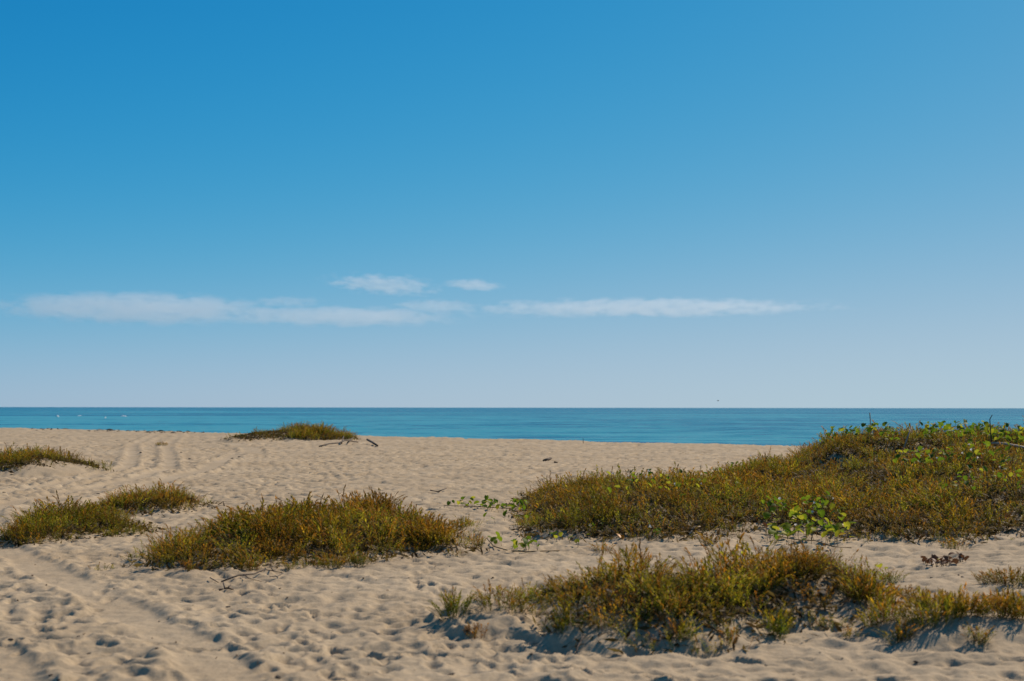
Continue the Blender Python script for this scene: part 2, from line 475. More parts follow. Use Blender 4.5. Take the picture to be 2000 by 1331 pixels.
LEAF_M = [mat_leaf("leaf_green", (0.105, 0.180, 0.012), 0.58, 0.6, 0.2),
          mat_leaf("leaf_mid_green", (0.175, 0.245, 0.015), 0.58, 0.6, 0.2),
          mat_leaf("leaf_lime", (0.35, 0.36, 0.026), 0.60, 0.6, 0.2),
          mat_leaf("leaf_yellow", (0.44, 0.30, 0.02), 0.45, 0.45, 0.3),
          mat_leaf("leaf_orange", (0.52, 0.22, 0.01), 0.45, 0.45, 0.3),
          mat_leaf("leaf_dry", (0.13, 0.062, 0.030), 0.2, 0.6, 0.2)]

# ------------------------------------------------------------------ beach: one sheet, finer where it is near
def steps(lo, hi, f):
    v = [lo]
    while v[-1] < hi: v.append(v[-1] + f(v[-1]))
    return np.array(v)

ys = np.concatenate([np.linspace(-40, 4.0, 24), steps(4.35, 7.4, lambda y: 0.12),
                     steps(7.5, 125, lambda y: 0.025 * (y / 9.0) ** 1.22), np.linspace(127, 330, 14)])
ui = np.linspace(-0.42, 0.42, 460)
uo = 0.42 + np.geomspace(0.004, 4.5, 46)
us = np.concatenate([-uo[::-1], ui, uo])
U, Yg = np.meshgrid(us, ys)
Xg = U * np.maximum(np.abs(Yg), 7.0)
Zg = np.empty_like(Xg)
far = (np.abs(U) > 0.6) | (Yg < 6) | (Yg > 130)
Zg[far] = ground(Xg[far], Yg[far], False)
Zg[~far] = ground(Xg[~far], Yg[~far], True)
nr, nc = Xg.shape
idx = np.arange(nr * nc).reshape(nr, nc)
quads = np.stack([idx[:-1, :-1], idx[:-1, 1:], idx[1:, 1:], idx[1:, :-1]], -1).reshape(-1)
beach = mesh_from("beach", np.stack([Xg, Yg, Zg], -1).reshape(-1, 3), quads, 4, M_SAND, smooth=True)
tag(beach, "trampled pale sand beach crossed by tyre tracks", "beach", kind="structure")

# ------------------------------------------------------------------ sea: one sheet with real waves, out to the horizon
SEA = -2.0
ysea = np.concatenate([np.linspace(-60, 40, 5), steps(45, 700, lambda y: 1.0 * (y / 100.0) ** 1.25), np.geomspace(720, 60000, 70)])
us2 = np.concatenate([-(0.45 + np.geomspace(0.01, 5, 26))[::-1], np.linspace(-0.45, 0.45, 220), 0.45 + np.geomspace(0.01, 5, 26)])
U2, Y2 = np.meshgrid(us2, ysea)
X2 = U2 * np.maximum(np.abs(Y2), 60.0)
cs, sn = math.cos(R(38)), math.sin(R(38))
A = X2 * cs - Y2 * sn; B = X2 * sn + Y2 * cs          # B runs offshore
fade = np.clip(1.2 - Y2 / 900.0, 0, 1)
wave = 0.16 * noise(A / 26, B / 7.5, 201) + 0.09 * noise(A / 9, B / 3.6, 202) + 0.10 * noise(X2 / 30, Y2 / 9, 203)
Z2 = SEA + wave * fade
nr, nc = X2.shape
idx = np.arange(nr * nc).reshape(nr, nc)
quads = np.stack([idx[:-1, :-1], idx[:-1, 1:], idx[1:, 1:], idx[1:, :-1]], -1).reshape(-1)
sea = mesh_from("sea", np.stack([X2, Y2, Z2], -1).reshape(-1, 3), quads, 4, M_SEA, smooth=True)
tag(sea, "calm turquoise sea reaching to a level horizon", "sea", kind="structure")

# ------------------------------------------------------------------ ground-cover shoots
def sprig(rs, leaves, spread, leaf_len, leaf_w, bare=0.1, topheavy=1.0):
    """unit-height upright shoot of narrow leaves: verts (4n,3), height t (4n,), tone (4n,)"""
    V, T, K = [], [], []
    bx, by = rs.normal(0, 0.10, 2)
    def axis(t): return np.array([bx * t * t, by * t * t, t])
    for s in (0, 1):                                    # stem: two crossed blades
        w = 0.012
        d = np.array([w, 0, 0]) if s == 0 else np.array([0, w, 0])
        a, b = axis(0) - np.array([0, 0, 0.15]), axis(0.93)
        V += [a - d, a + d, b + d * 0.5, b - d * 0.5]; T += [0, 0, 0.9, 0.9]; K += [0.15] * 4
    for i in range(leaves):
        t = bare + (1 - bare) * ((i + rs.random()) / leaves) ** (1 / topheavy)
        t = min(t, 0.93)
        ang = i * 2.4 + rs.normal(0, 0.4)
        up = 0.55 + 0.9 * t + rs.normal(0, 0.15)
        L = leaf_len * rs.uniform(0.7, 1.25) * (1.1 - 0.35 * t)
        out = np.array([math.cos(ang), math.sin(ang), 0])
        side = np.array([-math.sin(ang), math.cos(ang), 0])
        dirv = out * math.cos(up) * spread + np.array([0, 0, math.sin(up)])
        dirv /= np.linalg.norm(dirv)
        b = axis(t); tip = b + dirv * L + np.array([0, 0, rs.normal(0, 0.02)])
        mid = b + dirv * L * 0.5 + out * 0.015
        w = leaf_w * rs.uniform(0.7, 1.3)
        V += [b, mid + side * w, tip, mid - side * w]
        T += [t, t + 0.05, t + 0.15, t + 0.05]; K += [rs.random()] * 4
    return np.array(V), np.clip(np.array(T), 0, 1.1), np.array(K)

rs = np.random.default_rng(5)
GREEN_T = [sprig(rs, 17, 1.5, 0.20, 0.027, 0.06) for _ in range(6)]
LUSH_T = [sprig(rs, 16, 1.2, 0.26, 0.030, 0.05) for _ in range(5)]
DRY_T = [sprig(rs, 10, 0.8, 0.19, 0.017, 0.25, 1.6) for _ in range(5)]

C_OLIVE = np.array([0.212, 0.180, 0.012]); C_GREEN = np.array([0.140, 0.190, 0.016]); C_LIME = np.array([0.48, 0.41, 0.028])
C_RUST = np.array([0.44, 0.195, 0.016]); C_BROWN = np.array([0.125, 0.060, 0.014]); C_STRAW = np.array([0.33, 0.235, 0.09])

def build_sprigs(name, parent, x, y, h, leanx, leany, templates, base_c, tip_c, origin, jit=0.25, straw=0.05):
    n = len(x)
    z = ground(x, y, False)
    pick = rng.integers(0, len(templates), n)
    vary = (1.0 + 0.3 * noise(x * 2.4, y * 2.4, 611)) * (0.72 + 0.6 * tussock(x, y)[1])
    rot = rng.uniform(0, 2 * np.pi, n)
    VV, CC = [], []
    for k, (V, T, K) in enumerate(templates):
        m = pick == k
        if not m.any(): continue
        c, s = np.cos(rot[m])[:, None], np.sin(rot[m])[:, None]
        hh = h[m][:, None]
        wid = np.maximum(hh, 0.16) * 1.0
        vx = (V[None, :, 0] * c - V[None, :, 1] * s) * wid + leanx[m][:, None] * hh * np.clip(V[None, :, 2], 0, None) ** 1.5
        vy = (V[None, :, 0] * s + V[None, :, 1] * c) * wid + leany[m][:, None] * hh * np.clip(V[None, :, 2], 0, None) ** 1.5
        vz = V[None, :, 2] * hh * (1 - 0.25 * np.hypot(leanx[m], leany[m])[:, None] * V[None, :, 2])
        P = np.stack([vx + x[m][:, None], vy + y[m][:, None], vz + z[m][:, None]], -1) - np.array(origin)
        tipw = np.clip((T[None, :] - 0.45) / 0.5, 0, 1)[..., None]
        kk = K[None, :, None]
        per = rng.uniform(1 - jit, 1 + jit, (int(m.sum()), 1, 1)) * vary[m][:, None, None]
        col = (base_c[m][:, None, :] * (1 - tipw) + tip_c[m][:, None, :] * tipw) * per * (0.55 + 0.9 * kk)
        dead = (kk < straw)
        col = np.where(dead, C_STRAW[None, None, :] * per, col)
        VV.append(P.reshape(-1, 3)); CC.append(col.reshape(-1, 3))
    V = np.concatenate(VV); C = np.concatenate(CC)
    o = mesh_from(name, V, np.arange(len(V)), 4, M_SHOOT, parent, C)
    o["kind"] = "stuff"
    return o

def tussock(X, Y, cell=0.72, seed=777):
    """distance (in cells) to the heart of the nearest tussock, and that tussock's own random number"""
    gx = X / cell + 0.25 * noise(X * 1.7, Y * 1.7, 41); gy = Y / cell + 0.25 * noise(X * 1.7, Y * 1.7, 42)
    ix = np.floor(gx); iy = np.floor(gy)
    best = np.full(X.shape, 9.0); rid = np.zeros(X.shape)
    for dx in (-1, 0, 1):
        for dy in (-1, 0, 1):
            cx, cyy = ix + dx, iy + dy
            d = np.hypot(gx - cx - hash2(cx, cyy, seed), gy - cyy - hash2(cx, cyy, seed + 1))
            d = d * (0.8 + 0.5 * hash2(cx, cyy, seed + 2))
            m = d < best
            best = np.where(m, d, best); rid = np.where(m, hash2(cx, cyy, seed + 3), rid)
    return best, rid

def scatter_clumps(poly, inset, dens, clump_r, per, hmin, hmax, seed, extra=None, gapmin=-0.85):
    """tussocky cover: clumps of shoots that lean out of each clump's heart"""
    P = np.asarray(poly)
    lo, hi = P.min(0) - 0.2, P.max(0) + 0.2
    r = np.random.default_rng(seed)
    ncl = int((hi[0] - lo[0]) * (hi[1] - lo[1]) * dens)
    cx = r.uniform(lo[0], hi[0], ncl); cyy = r.uniform(lo[1], hi[1], ncl)
    sd = poly_sd(cx, cyy, poly) + 0.16 * fbm(cx * 2.2, cyy * 2.2, seed, 2) - inset
    gap = fbm(cx * 0.8, cyy * 0.8, seed + 5, 3)
    keep = (sd > 0) & (gap > gapmin)
    keep &= ~((sd < 0.18) & (r.random(ncl) < 0.45))
    if extra is not None: keep &= extra(cx, cyy)
    keep |= (sd <= 0) & (sd > -0.45) & (r.random(ncl) < 0.09) & (gap > gapmin)
    keep &= ~((tussock(cx, cyy)[0] > 0.60) & (r.random(ncl) < 0.55))
    cx, cyy, sd = cx[keep], cyy[keep], sd[keep]
    n = len(cx)
    rad = clump_r * r.uniform(0.6, 1.4, n)
    tall = (hmin + (hmax - hmin) * r.random(n)) * (0.72 + 0.28 * sstep(sd / 0.6)) * (1 + 0.55 * np.clip(fbm(cx * 1.25, cyy * 1.25, seed + 9, 2), -0.65, 0.9))
    f1, cid = tussock(cx, cyy)
    tall = tall * np.where(sd <= 0, 0.6, 1.0)
    tall = np.clip(tall * np.clip(1.35 - 1.4 * f1 ** 1.4, 0.38, 1.35), 0.07, 0.5)
    rep = np.maximum(2, (per * r.uniform(0.6, 1.4, n)).astype(int))
    ci = np.repeat(np.arange(n), rep)
    rr = np.sqrt(r.random(len(ci))); th = r.uniform(0, 2 * np.pi, len(ci))
    ox, oy = rr * np.cos(th), rr * np.sin(th)
    x = cx[ci] + ox * rad[ci]; y = cyy[ci] + oy * rad[ci]
    h = tall[ci] * (1.08 - 0.38 * rr ** 2) * r.uniform(0.75, 1.18, len(ci))
    lx = ox * 0.65 + r.normal(0, 0.30, len(ci)) - 0.05; ly = oy * 0.65 + r.normal(0, 0.30, len(ci))
    tone = fbm(cx * 0.7, cyy * 0.7, seed + 31, 2)[ci] * 0.8 + r.normal(0, 0.2, n)[ci] + 1.1 * (cid[ci] - 0.5)
    return x, y, h, lx, ly, tone

def lerp(a, b, t):
    t = np.clip(t, 0, 1)[:, None]
    return a[None, :] * (1 - t) + b[None, :] * t

def litter(root, poly, inset, extra, org, seed, dens=900):
    """the dense dry underlayer of a mat: short dead leaves and stem bits lying under the shoots"""
    P = np.asarray(poly)
    lo, hi = P.min(0) - 0.4, P.max(0) + 0.4
    r = np.random.default_rng(seed + 400)
    n = int((hi[0] - lo[0]) * (hi[1] - lo[1]) * dens)
    x = r.uniform(lo[0], hi[0], n); y = r.uniform(lo[1], hi[1], n)
    near = r.random(n) < np.clip(1.25 - y / 45.0, 0.25, 1)
    x, y = x[near], y[near]
    sd = poly_sd(x, y, poly) + 0.16 * fbm(x * 2.2, y * 2.2, seed, 2) - inset
    ok = sd > 0.16 - 0.55 * r.random(len(x)) ** 5
    if extra is not None: ok &= extra(x, y)
    x, y = x[ok], y[ok]
    n = len(x)
    z = ground(x, y, False) + r.uniform(0.0, 0.09, n) * np.where(sd[ok] > 0.1, 1, 0.25)
    a = r.uniform(0, 2 * np.pi, n); el = r.normal(0, 0.5, n)
    L = r.uniform(0.025, 0.06, n) * (1 + y / 60.0); w = L * r.uniform(0.12, 0.3, n)
    d = np.stack([np.cos(a) * np.cos(el), np.sin(a) * np.cos(el), np.sin(el)], -1) * L[:, None]
    s_ = np.stack([-np.sin(a), np.cos(a), r.normal(0, 0.6, n)], -1) * w[:, None]
    c = np.stack([x, y, z], -1) - np.array(org)
    V = np.stack([c - d, c + s_, c + d, c - s_], 1).reshape(-1, 3)
    C = lerp(np.array([0.055, 0.034, 0.014]), np.array([0.14, 0.105, 0.03]), r.random(n))
    C = np.repeat(C, 4, axis=0)
    o = mesh_from("leaf_litter", V, np.arange(len(V)), 4, M_SHOOT, root, C)
    o["kind"] = "stuff"

def cover(name, label, cat, group, poly, inset, dens, clump_r, per, hmin, hmax, seed, green=0.0, dry=0.22, extra=None, gapmin=-0.85):
    x, y, h, lx, ly, tone = scatter_clumps(poly, inset, dens, clump_r, per, hmin, hmax, seed, extra, gapmin)
    org = (float(x.mean()), float(y.mean()), gz(x.mean(), y.mean(), False))
    root = empty(name, org)
    tag(root, label, cat, group)
    r = np.random.default_rng(seed + 77)
    u = r.random(len(x))
    d = u < dry
    g = ~d
    gt = tone[g] + green
    base = lerp(C_OLIVE, C_GREEN, gt * 0.8 + 0.45)
    lime = (r.random(g.sum()) < 0.20)[:, None]
    base = np.where(lime, C_LIME[None, :], base)
    tip = lerp(C_RUST, C_OLIVE * 1.25, gt * 0.9 + 0.65 + r.normal(0, 0.3, g.sum()))
    litter(root, poly, inset, extra, org, seed)
    build_sprigs("foliage", root, x[g], y[g], h[g], lx[g], ly[g], GREEN_T, base, tip, org)
    db = lerp(C_BROWN, C_RUST, r.random(d.sum()))
    dt = lerp(C_RUST, C_BROWN, r.random(d.sum()) * 0.8)
    build_sprigs("dry_shoots", root, x[d], y[d], h[d] * 1.10, lx[d], ly[d], DRY_T, db, dt, org, straw=0.10)
    return root

GC = "ground-cover mounds on the sand"
cover("ground_cover_mound", "long bushy mound of rust-tipped ground cover with a dark stick lying before it", "shrub", GC,
      PA, -0.10, 48, 0.16, 12, 0.18, 0.29, 1001, 0.0, 0.26,
      extra=lambda x, y: poly_sd(x, y, [at(*p) for p in [(640, 19.2), (720, 18.7), (730, 18.1), (650, 18.0)]]) < 0)
cover("ground_cover_mound", "low green and brown mound at the picture's edge, its foot above the tyre ruts", "shrub", GC,
      PB1, -0.08, 44, 0.17, 11, 0.17, 0.30, 1002, 0.30, 0.20)
cover("ground_cover_mound", "small brown-topped mound with a trailing tip, just behind the green edge mound", "shrub", GC,
      PB2, -0.08, 40, 0.18, 11, 0.14, 0.23, 1012, -0.1, 0.34)
cover("ground_cover_mound", "small olive mound on a bare sand hump, halfway to the sea beside the wheel tracks", "shrub", GC,
      PCV, -0.05, 22, 0.22, 10, 0.20, 0.34, 1003, 0.3, 0.18)
cover("ground_cover_mound", "dark domed ground-cover mound standing up against the sea at the beach crest", "shrub", GC,
      [at(*p) for p in [(556, 73.0), (620, 73.0), (690, 74.5), (695, 76.5), (600, 79.0), (550, 77.0)]], -0.1, 16, 0.30, 10, 0.30, 0.46, 1004, 0.1, 0.2)
cover("ground_cover_mound", "low straggling ground cover trailing down sand beside the domed crest mound", "shrub", GC,
      [at(*p) for p in [(425, 69.0), (480, 69.8), (565, 73.0), (565, 77.0), (500, 75.0)]], 0.15, 6, 0.30, 8, 0.14, 0.26, 1005, 0.1, 0.3)
cover("ground_cover_mound", "broad olive ground-cover mound with scattered green leaves, joined to the tall dune", "shrub", GC,
      PE1, -0.08, 21, 0.20, 11, 0.17, 0.28, 1006, 0.1, 0.24)
cover("ground_cover_dune", "tall dune wholly covered in brown and olive shoots, rising above the sea's horizon band", "shrub", GC,
      PE2, -0.05, 15.0, 0.24, 11, 0.16, 0.29, 1007, 0.05, 0.24, gapmin=-2, extra=lambda x, y: (x < 0.42 * y) & (y < 36.5) & ~(poly_sd(x, y, PE1) > 0.2))
cover("ground_cover_mound", "reddish bushy mound on an undercut sand ledge with dark shadow below", "shrub", GC,
      [at(*p) for p in [(1012, 12.4), (1040, 11.8), (1085, 11.5), (1115, 10.65), (1210, 10.35), (1330, 10.32), (1420, 10.5), (1530, 10.9), (1630, 11.2),
                        (1720, 11.8), (1740, 12.5), (1690, 13.2), (1600, 13.6), (1450, 13.2), (1300, 12.7), (1170, 12.4), (1080, 12.4)]],
      0.0, 50, 0.14, 12, 0.16, 0.27, 1008, 0.05, 0.26)

# ------------------------------------------------------------------ single tufts
def tuft(label, px, d, rad, n, hmin, hmax, green=0.2, dry=0.2, seed=0, group="tufts on open sand", name="tuft"):
    cx, cyy = at(px, d)
    r = np.random.default_rng(seed + 5000)
    rr = np.sqrt(r.random(n)); th = r.uniform(0, 2 * np.pi, n)
    ox, oy = rr * np.cos(th), rr * np.sin(th)
    x = cx + ox * rad; y = cyy + oy * rad * 0.8
    h = r.uniform(hmin, hmax, n) * (1.05 - 0.4 * rr)
    lx, ly = ox * 0.75 + r.normal(0, 0.14, n), oy * 0.75 + r.normal(0, 0.14, n)
    org = (cx, cyy, gz(cx, cyy, False))
    dd = r.random(n) < dry
    base = lerp(C_OLIVE, C_GREEN, green + r.normal(0, 0.3, n)); tip = lerp(C_RUST, C_OLIVE * 1.3, green + 0.2 + r.normal(0, 0.35, n))
    base[dd] = C_BROWN; tip[dd] = C_RUST
    o = build_sprigs(name, None, x, y, h, lx, ly, LUSH_T, base, tip, org)
    o.location = org
    del o["kind"]
    tag(o, label, "plant", group)
    return o

TUFTS = [
    ("bright green spiky tuft standing alone at the tip of the sand ledge", 890, 11.15, 0.11, 46, 0.15, 0.22, 0.9, 0.08),
    ("sprawling sparse tuft between the lone green tuft and the ledge mound", 985, 11.25, 0.20, 52, 0.10, 0.19, 0.5, 0.3),
    ("thin brownish twin shoots just behind the sprawling sparse tuft", 960, 11.75, 0.07, 9, 0.13, 0.21, 0.1, 0.6),
    ("flat dry brown tuft at the foot of the sand ledge below the sparse tuft", 932, 10.55, 0.10, 22, 0.05, 0.09, 0.0, 0.8),
    ("green tuft hanging down the front of the ledge under the reddish mound", 1100, 10.55, 0.14, 40, 0.12, 0.20, 0.8, 0.1),
    ("slim tuft on the shaded ledge face under the middle of the reddish mound", 1330, 10.35, 0.08, 22, 0.12, 0.20, 0.6, 0.2),
    ("upright yellow-green tuft before the dark hollow of the reddish mound", 1512, 10.75, 0.07, 26, 0.16, 0.25, 0.8, 0.1),
    ("tiny lone shoot casting a streaky shadow on the sand before the ledge", 1420, 10.35, 0.04, 10, 0.09, 0.13, 0.5, 0.3),
    ("bushy tuft at the near end of the tuft row, touching the reddish mound", 1690, 11.7, 0.19, 84, 0.17, 0.27, 0.35, 0.2),
    ("leaning tuft below the bushy one, next down the tuft row", 1722, 10.85, 0.15, 60, 0.14, 0.22, 0.45, 0.2),
    ("small tuft low in the row with the long dark shadow", 1752, 10.4, 0.09, 30, 0.10, 0.17, 0.4, 0.25),
    ("wide dense tuft in the middle of the tuft row", 1815, 10.65, 0.20, 96, 0.16, 0.25, 0.4, 0.15),
    ("dense tuft joined to the widest one of the row", 1872, 10.75, 0.17, 70, 0.15, 0.23, 0.3, 0.2),
    ("little forked tuft standing out in front of the row", 1902, 10.2, 0.07, 20, 0.09, 0.15, 0.4, 0.25),
    ("straggly reddish tuft toward the far end of the tuft row", 1945, 10.7, 0.18, 56, 0.13, 0.21, 0.1, 0.35),
    ("tuft at the end of the row, cut off by the picture's edge", 1995, 10.65, 0.17, 60, 0.13, 0.21, 0.2, 0.3),
    ("rounded green tuft on the pale sand just behind the row's end", 1962, 11.55, 0.16, 80, 0.12, 0.20, 0.6, 0.15),
    ("brown-topped low tuft on the pale sand, above the forked sprig", 1760, 12.6, 0.16, 56, 0.09, 0.15, 0.2, 0.4),
    ("forked slender sprig on the pale sand between the tuft row and the low brown tuft", 1800, 11.95, 0.06, 18, 0.12, 0.19, 0.3, 0.3),
    ("few leaning shoots on the pale sand beside the forked slender sprig", 1846, 12.2, 0.09, 20, 0.09, 0.15, 0.3, 0.4),
    ("long low reddish-green tuft on the pale sand at the picture's edge, beneath the dune", 1970, 13.3, 0.30, 130, 0.10, 0.17, 0.2, 0.3),
    ("small dark tuft sitting on the sand in front of the long bushy mound", 487, 14.55, 0.11, 34, 0.10, 0.16, 0.3, 0.3),
    ("orange-tipped tuft on the sand beneath the middle of the long bushy mound", 650, 15.0, 0.11, 40, 0.12, 0.18, 0.2, 0.15),
    ("pale green tuft next to the orange-tipped one before the long bushy mound", 703, 15.3, 0.09, 30, 0.12, 0.19, 0.9, 0.1),
    ("single reddish twig-like tuft at the blunt end of the long bushy mound", 375, 14.35, 0.06, 16, 0.10, 0.16, 0.0, 0.5),
    ("tiny sprig in the shadow between the small dark tuft and the orange-tipped tuft", 573, 14.75, 0.06, 16, 0.08, 0.13, 0.4, 0.3),
    ("small round tuft on the sand between the long mound and the creeping vine", 903, 20.4, 0.17, 46, 0.08, 0.14, 0.7, 0.2),
    ("thin twiggy sprig at the pointed end of the long bushy mound", 932, 17.4, 0.07, 14, 0.12, 0.20, 0.2, 0.4),
    ("small brownish tuft alone on the sand bay in front of the olive mound", 1382, 18.0, 0.10, 34, 0.10, 0.16, 0.2, 0.4),
    ("reddish sprig on the sand beside the orange leaf", 1178, 17.2, 0.10, 18, 0.10, 0.18, 0.0, 0.5),
    ("feathery rust-coloured sprig beside the orange leaf, nearer the reddish mound", 1225, 16.4, 0.14, 24, 0.12, 0.20, 0.0, 0.6),
    ("upright rusty sprig standing behind the reddish ledge mound", 1258, 15.2, 0.09, 22, 0.14, 0.22, 0.1, 0.5),
    ("small flat dark tuft between the far wheel tracks", 317, 62.5, 0.26, 70, 0.10, 0.18, 0.3, 0.4),
    ("green and brown sprigs at the foot of the dune above the dead brown plant", 1858, 17.3, 0.14, 30, 0.08, 0.15, 0.4, 0.3),
    ("pale tuft with lime tips at the end of the reddish mound's back", 1735, 13.9, 0.10, 26, 0.10, 0.16, 1.0, 0.1),
    ("low scrubby sprig at the picture's edge beside the small olive mound", 8, 42.5, 0.20, 60, 0.08, 0.14, 0.2, 0.4),
]
for i, a in enumerate(TUFTS):
    tuft(*a, seed=i)

# ------------------------------------------------------------------ leafy beach vines
def leaf_mesh(name, mat, fold, curl):
    """rounded leaf with a notched tip, folded on its midrib, unit length along +Y"""
    out = [(0.0, 0.0), (0.26, 0.06), (0.46, 0.28), (0.50, 0.55), (0.40, 0.82), (0.20, 0.98), (0.0, 0.90)]
    V, Fc = [], []
    mid = [(0, 0.0), (0, 0.3), (0, 0.6), (0, 0.90)]
    def zz(x, y): return abs(x) * fold - curl * (y - 0.25) ** 2
    idm = []
    for p in mid: idm.append(len(V)); V.append((p[0], p[1], zz(*p)))
    for s in (1, -1):
        ids = []
        for p in out[1:6]: ids.append(len(V)); V.append((s * p[0], p[1], zz(*p)))
        a, b, c, d = idm
        fs = [(a, ids[0], ids[1], b), (b, ids[1], ids[2], c), (c, ids[2], ids[3], d), (d, ids[3], ids[4])]
        Fc += fs if s == 1 else [tuple(reversed(f)) for f in fs]
    me = bpy.data.meshes.new(name)
    me.from_pydata(V, [], Fc)
    me.materials.append(mat)
    for p in me.polygons: p.use_smooth = True
    return me

LEAVES = [[leaf_mesh("leaf", m, f, c) for (f, c) in ((0.35, 0.2), (0.7, 0.05), (0.15, 0.45))] for m in LEAF_M]

def tube(name, pts, radii, mat, parent=None, sides=6):
    pts = [Vector(p) for p in pts]
    V, Fc = [], []
    n = len(pts)
    for i, p in enumerate(pts):
        t = (pts[min(i + 1, n - 1)] - pts[max(i - 1, 0)]).normalized()
        a = t.orthogonal().normalized(); b = t.cross(a)
        for k in range(sides):
            q = 2 * math.pi * k / sides
            V.append(p + (a * math.cos(q) + b * math.sin(q)) * radii[i])
    for i in range(n - 1):
        for k in range(sides):
            k2 = (k + 1) % sides
            Fc.append((i * sides + k, i * sides + k2, (i + 1) * sides + k2, (i + 1) * sides + k))
    Fc.append(tuple(range(sides))[::-1]); Fc.append(tuple((n - 1) * sides + k for k in range(sides)))
    me = bpy.data.meshes.new(name)
    me.from_pydata(V, [], Fc)
    me.materials.append(mat)
    for p in me.polygons: p.use_smooth = True
    o = bpy.data.objects.new(name, me)
    COL.objects.link(o)
    if parent: o.parent = parent
    return o

def vine(label, spots, size, weights, seed, lift=(0.02, 0.10), stem=None, name="beach_vine", cat="vine", group="leafy vines creeping on the dune", flowers=0):
    """spots: list of world (x, y); each becomes one leaf (an object of its own) on a short stalk"""
    r = random.Random(seed)
    cx = sum(s[0] for s in spots) / len(spots); cyy = sum(s[1] for s in spots) / len(spots)
    org = Vector((cx, cyy, gz(cx, cyy, False)))
    root = empty(name, org)
    tag(root, label, cat, group)
    if stem:
        P = [Vector((x, y, gz(x, y, False) + z)) - org for (x, y, z) in stem]
        tube("stem", P, [0.007] * len(P), M_STEM, root, 5)
    SV, SF = [], []
    for (x, y) in spots:
        z0 = gz(x, y, False)
        z = z0 + r.uniform(*lift)
        kind = r.choices(range(6), weights)[0]
        o = bpy.data.objects.new("leaf", r.choice(LEAVES[kind]))
        COL.objects.link(o)
        o.parent = root
        s = size * r.uniform(0.7, 1.3)
        o.location = Vector((x, y, z)) - org
        s *= 0.85
        o.scale = (s * r.uniform(0.62, 0.9), s, s)
        o.rotation_euler = (R(r.uniform(5, 65)), R(r.uniform(-28, 28)), r.uniform(0, 2 * math.pi))
        # stalk down into the mat
        a = Vector((x, y, z)) - org; b = Vector((x + r.uniform(-.03, .03), y + r.uniform(-.03, .03), z0 - 0.02)) - org
        i = len(SV)
        w = 0.0035
        for q in range(3):
            an = q * 2.094
            SV.append(b + Vector((w * math.cos(an), w * math.sin(an), 0)))
        for q in range(3):
            an = q * 2.094
            SV.append(a + Vector((w * .7 * math.cos(an), w * .7 * math.sin(an), 0)))
        for q in range(3):
            q2 = (q + 1) % 3
            SF.append((i + q, i + q2, i + 3 + q2, i + 3 + q))
    me = bpy.data.meshes.new("stalks")
    me.from_pydata(SV, [], SF)
    me.materials.append(M_STEM)
    st = bpy.data.objects.new("stalks", me)
    COL.objects.link(st)
    st.parent = root
    st["kind"] = "stuff"
    for k in range(flowers):
        x, y = r.choice(spots)
        x += r.uniform(-.1, .1); y += r.uniform(-.1, .1)
        me = FLOWER
        o = bpy.data.objects.new("flower", me)
        COL.objects.link(o)
        o.parent = root
        o.location = Vector((x, y, gz(x, y, False) + r.uniform(lift[0] + .04, lift[1] + .06))) - org
        o.rotation_euler = (R(r.uniform(20, 70)), 0, r.uniform(0, 6.28))
        s = r.uniform(0.028, 0.042); o.scale = (s, s, s)
    return root

def flower_mesh():
    V = [(0, 0, -0.9)]; Fc = []
    for ring, (rad, z) in enumerate(((0.12, -0.35), (0.30, 0.1), (0.62, 0.35))):
        for k in range(10):
            q = k * math.pi / 5
            rr = rad * (1 + (0.12 if k % 2 else -0.05) * (ring == 2))
            V.append((rr * math.cos(q), rr * math.sin(q), z))
    for k in range(10):
        k2 = (k + 1) % 10
        Fc.append((0, 1 + k, 1 + k2))
        for ring in range(2):
            a = 1 + ring * 10
            Fc.append((a + k, a + k2, a + 10 + k2, a + 10 + k))
    me = bpy.data.meshes.new("flower"); me.from_pydata(V, [], Fc); me.materials.append(M_PETAL)
    return me
FLOWER = flower_mesh()

def spread_in(poly, n, seed):
    r = np.random.default_rng(seed)
    P = np.asarray(poly); lo, hi = P.min(0), P.max(0)
    pts = []
    while len(pts) < n:
        x = r.uniform(lo[0], hi[0], 200); y = r.uniform(lo[1], hi[1], 200)
        ok = poly_sd(x, y, poly) > 0
        pts += list(zip(x[ok], y[ok]))
    return pts[:n]

runner = [(*at(px, d), 0.02) for px, d in [(868, 24.6), (900, 24.2), (930, 24.1), (965, 23.9), (1000, 23.8), (1030, 24.6)]]
vine("dark green leafy runner creeping over sand between the long mound and the olive mound",
     spread_in([at(*p) for p in [(868, 24.3), (960, 23.4), (1030, 23.2), (1045, 24.6), (960, 25.0), (880, 25.0)]], 60, 1), 0.10,
     (6, 4, 1.2, 0.3, 0, 0), 11, (0.01, 0.12), runner)
vine("row of four single leaves standing apart on sand below the leafy runner",
     [flat(946, 1018), flat(965, 1020), flat(987, 1018), flat(1017, 1017), flat(1030, 1020)], 0.115, (5, 2, 1, 0.5, 0, 0), 12, (0.05, 0.09))
vine("small vine with a bare twig on open sand before the long mound's tip",
     [flat(960, 1062), flat(968, 1065), flat(975, 1061), flat(979, 1066), flat(963, 1059)], 0.10, (4, 4, 1, 0, 0, 0), 13, (0.02, 0.07),
     [(*flat(952, 1058), .05), (*flat(965, 1068), .015), (*flat(990, 1075), .012)])
vine("flat vine cluster with a trailing stem, alone in the middle of the open sand",
     [flat(1000 + random.uniform(0, 52), 1069 + random.uniform(-6, 8)) for _ in range(18)], 0.105, (4, 4, 2.5, 0, 0, 0), 14, (0.01, 0.08),
     [(*flat(1000, 1076), .01), (*flat(1030, 1078), .012), (*flat(1060, 1077), .015), (*flat(1093, 1075), .01)])
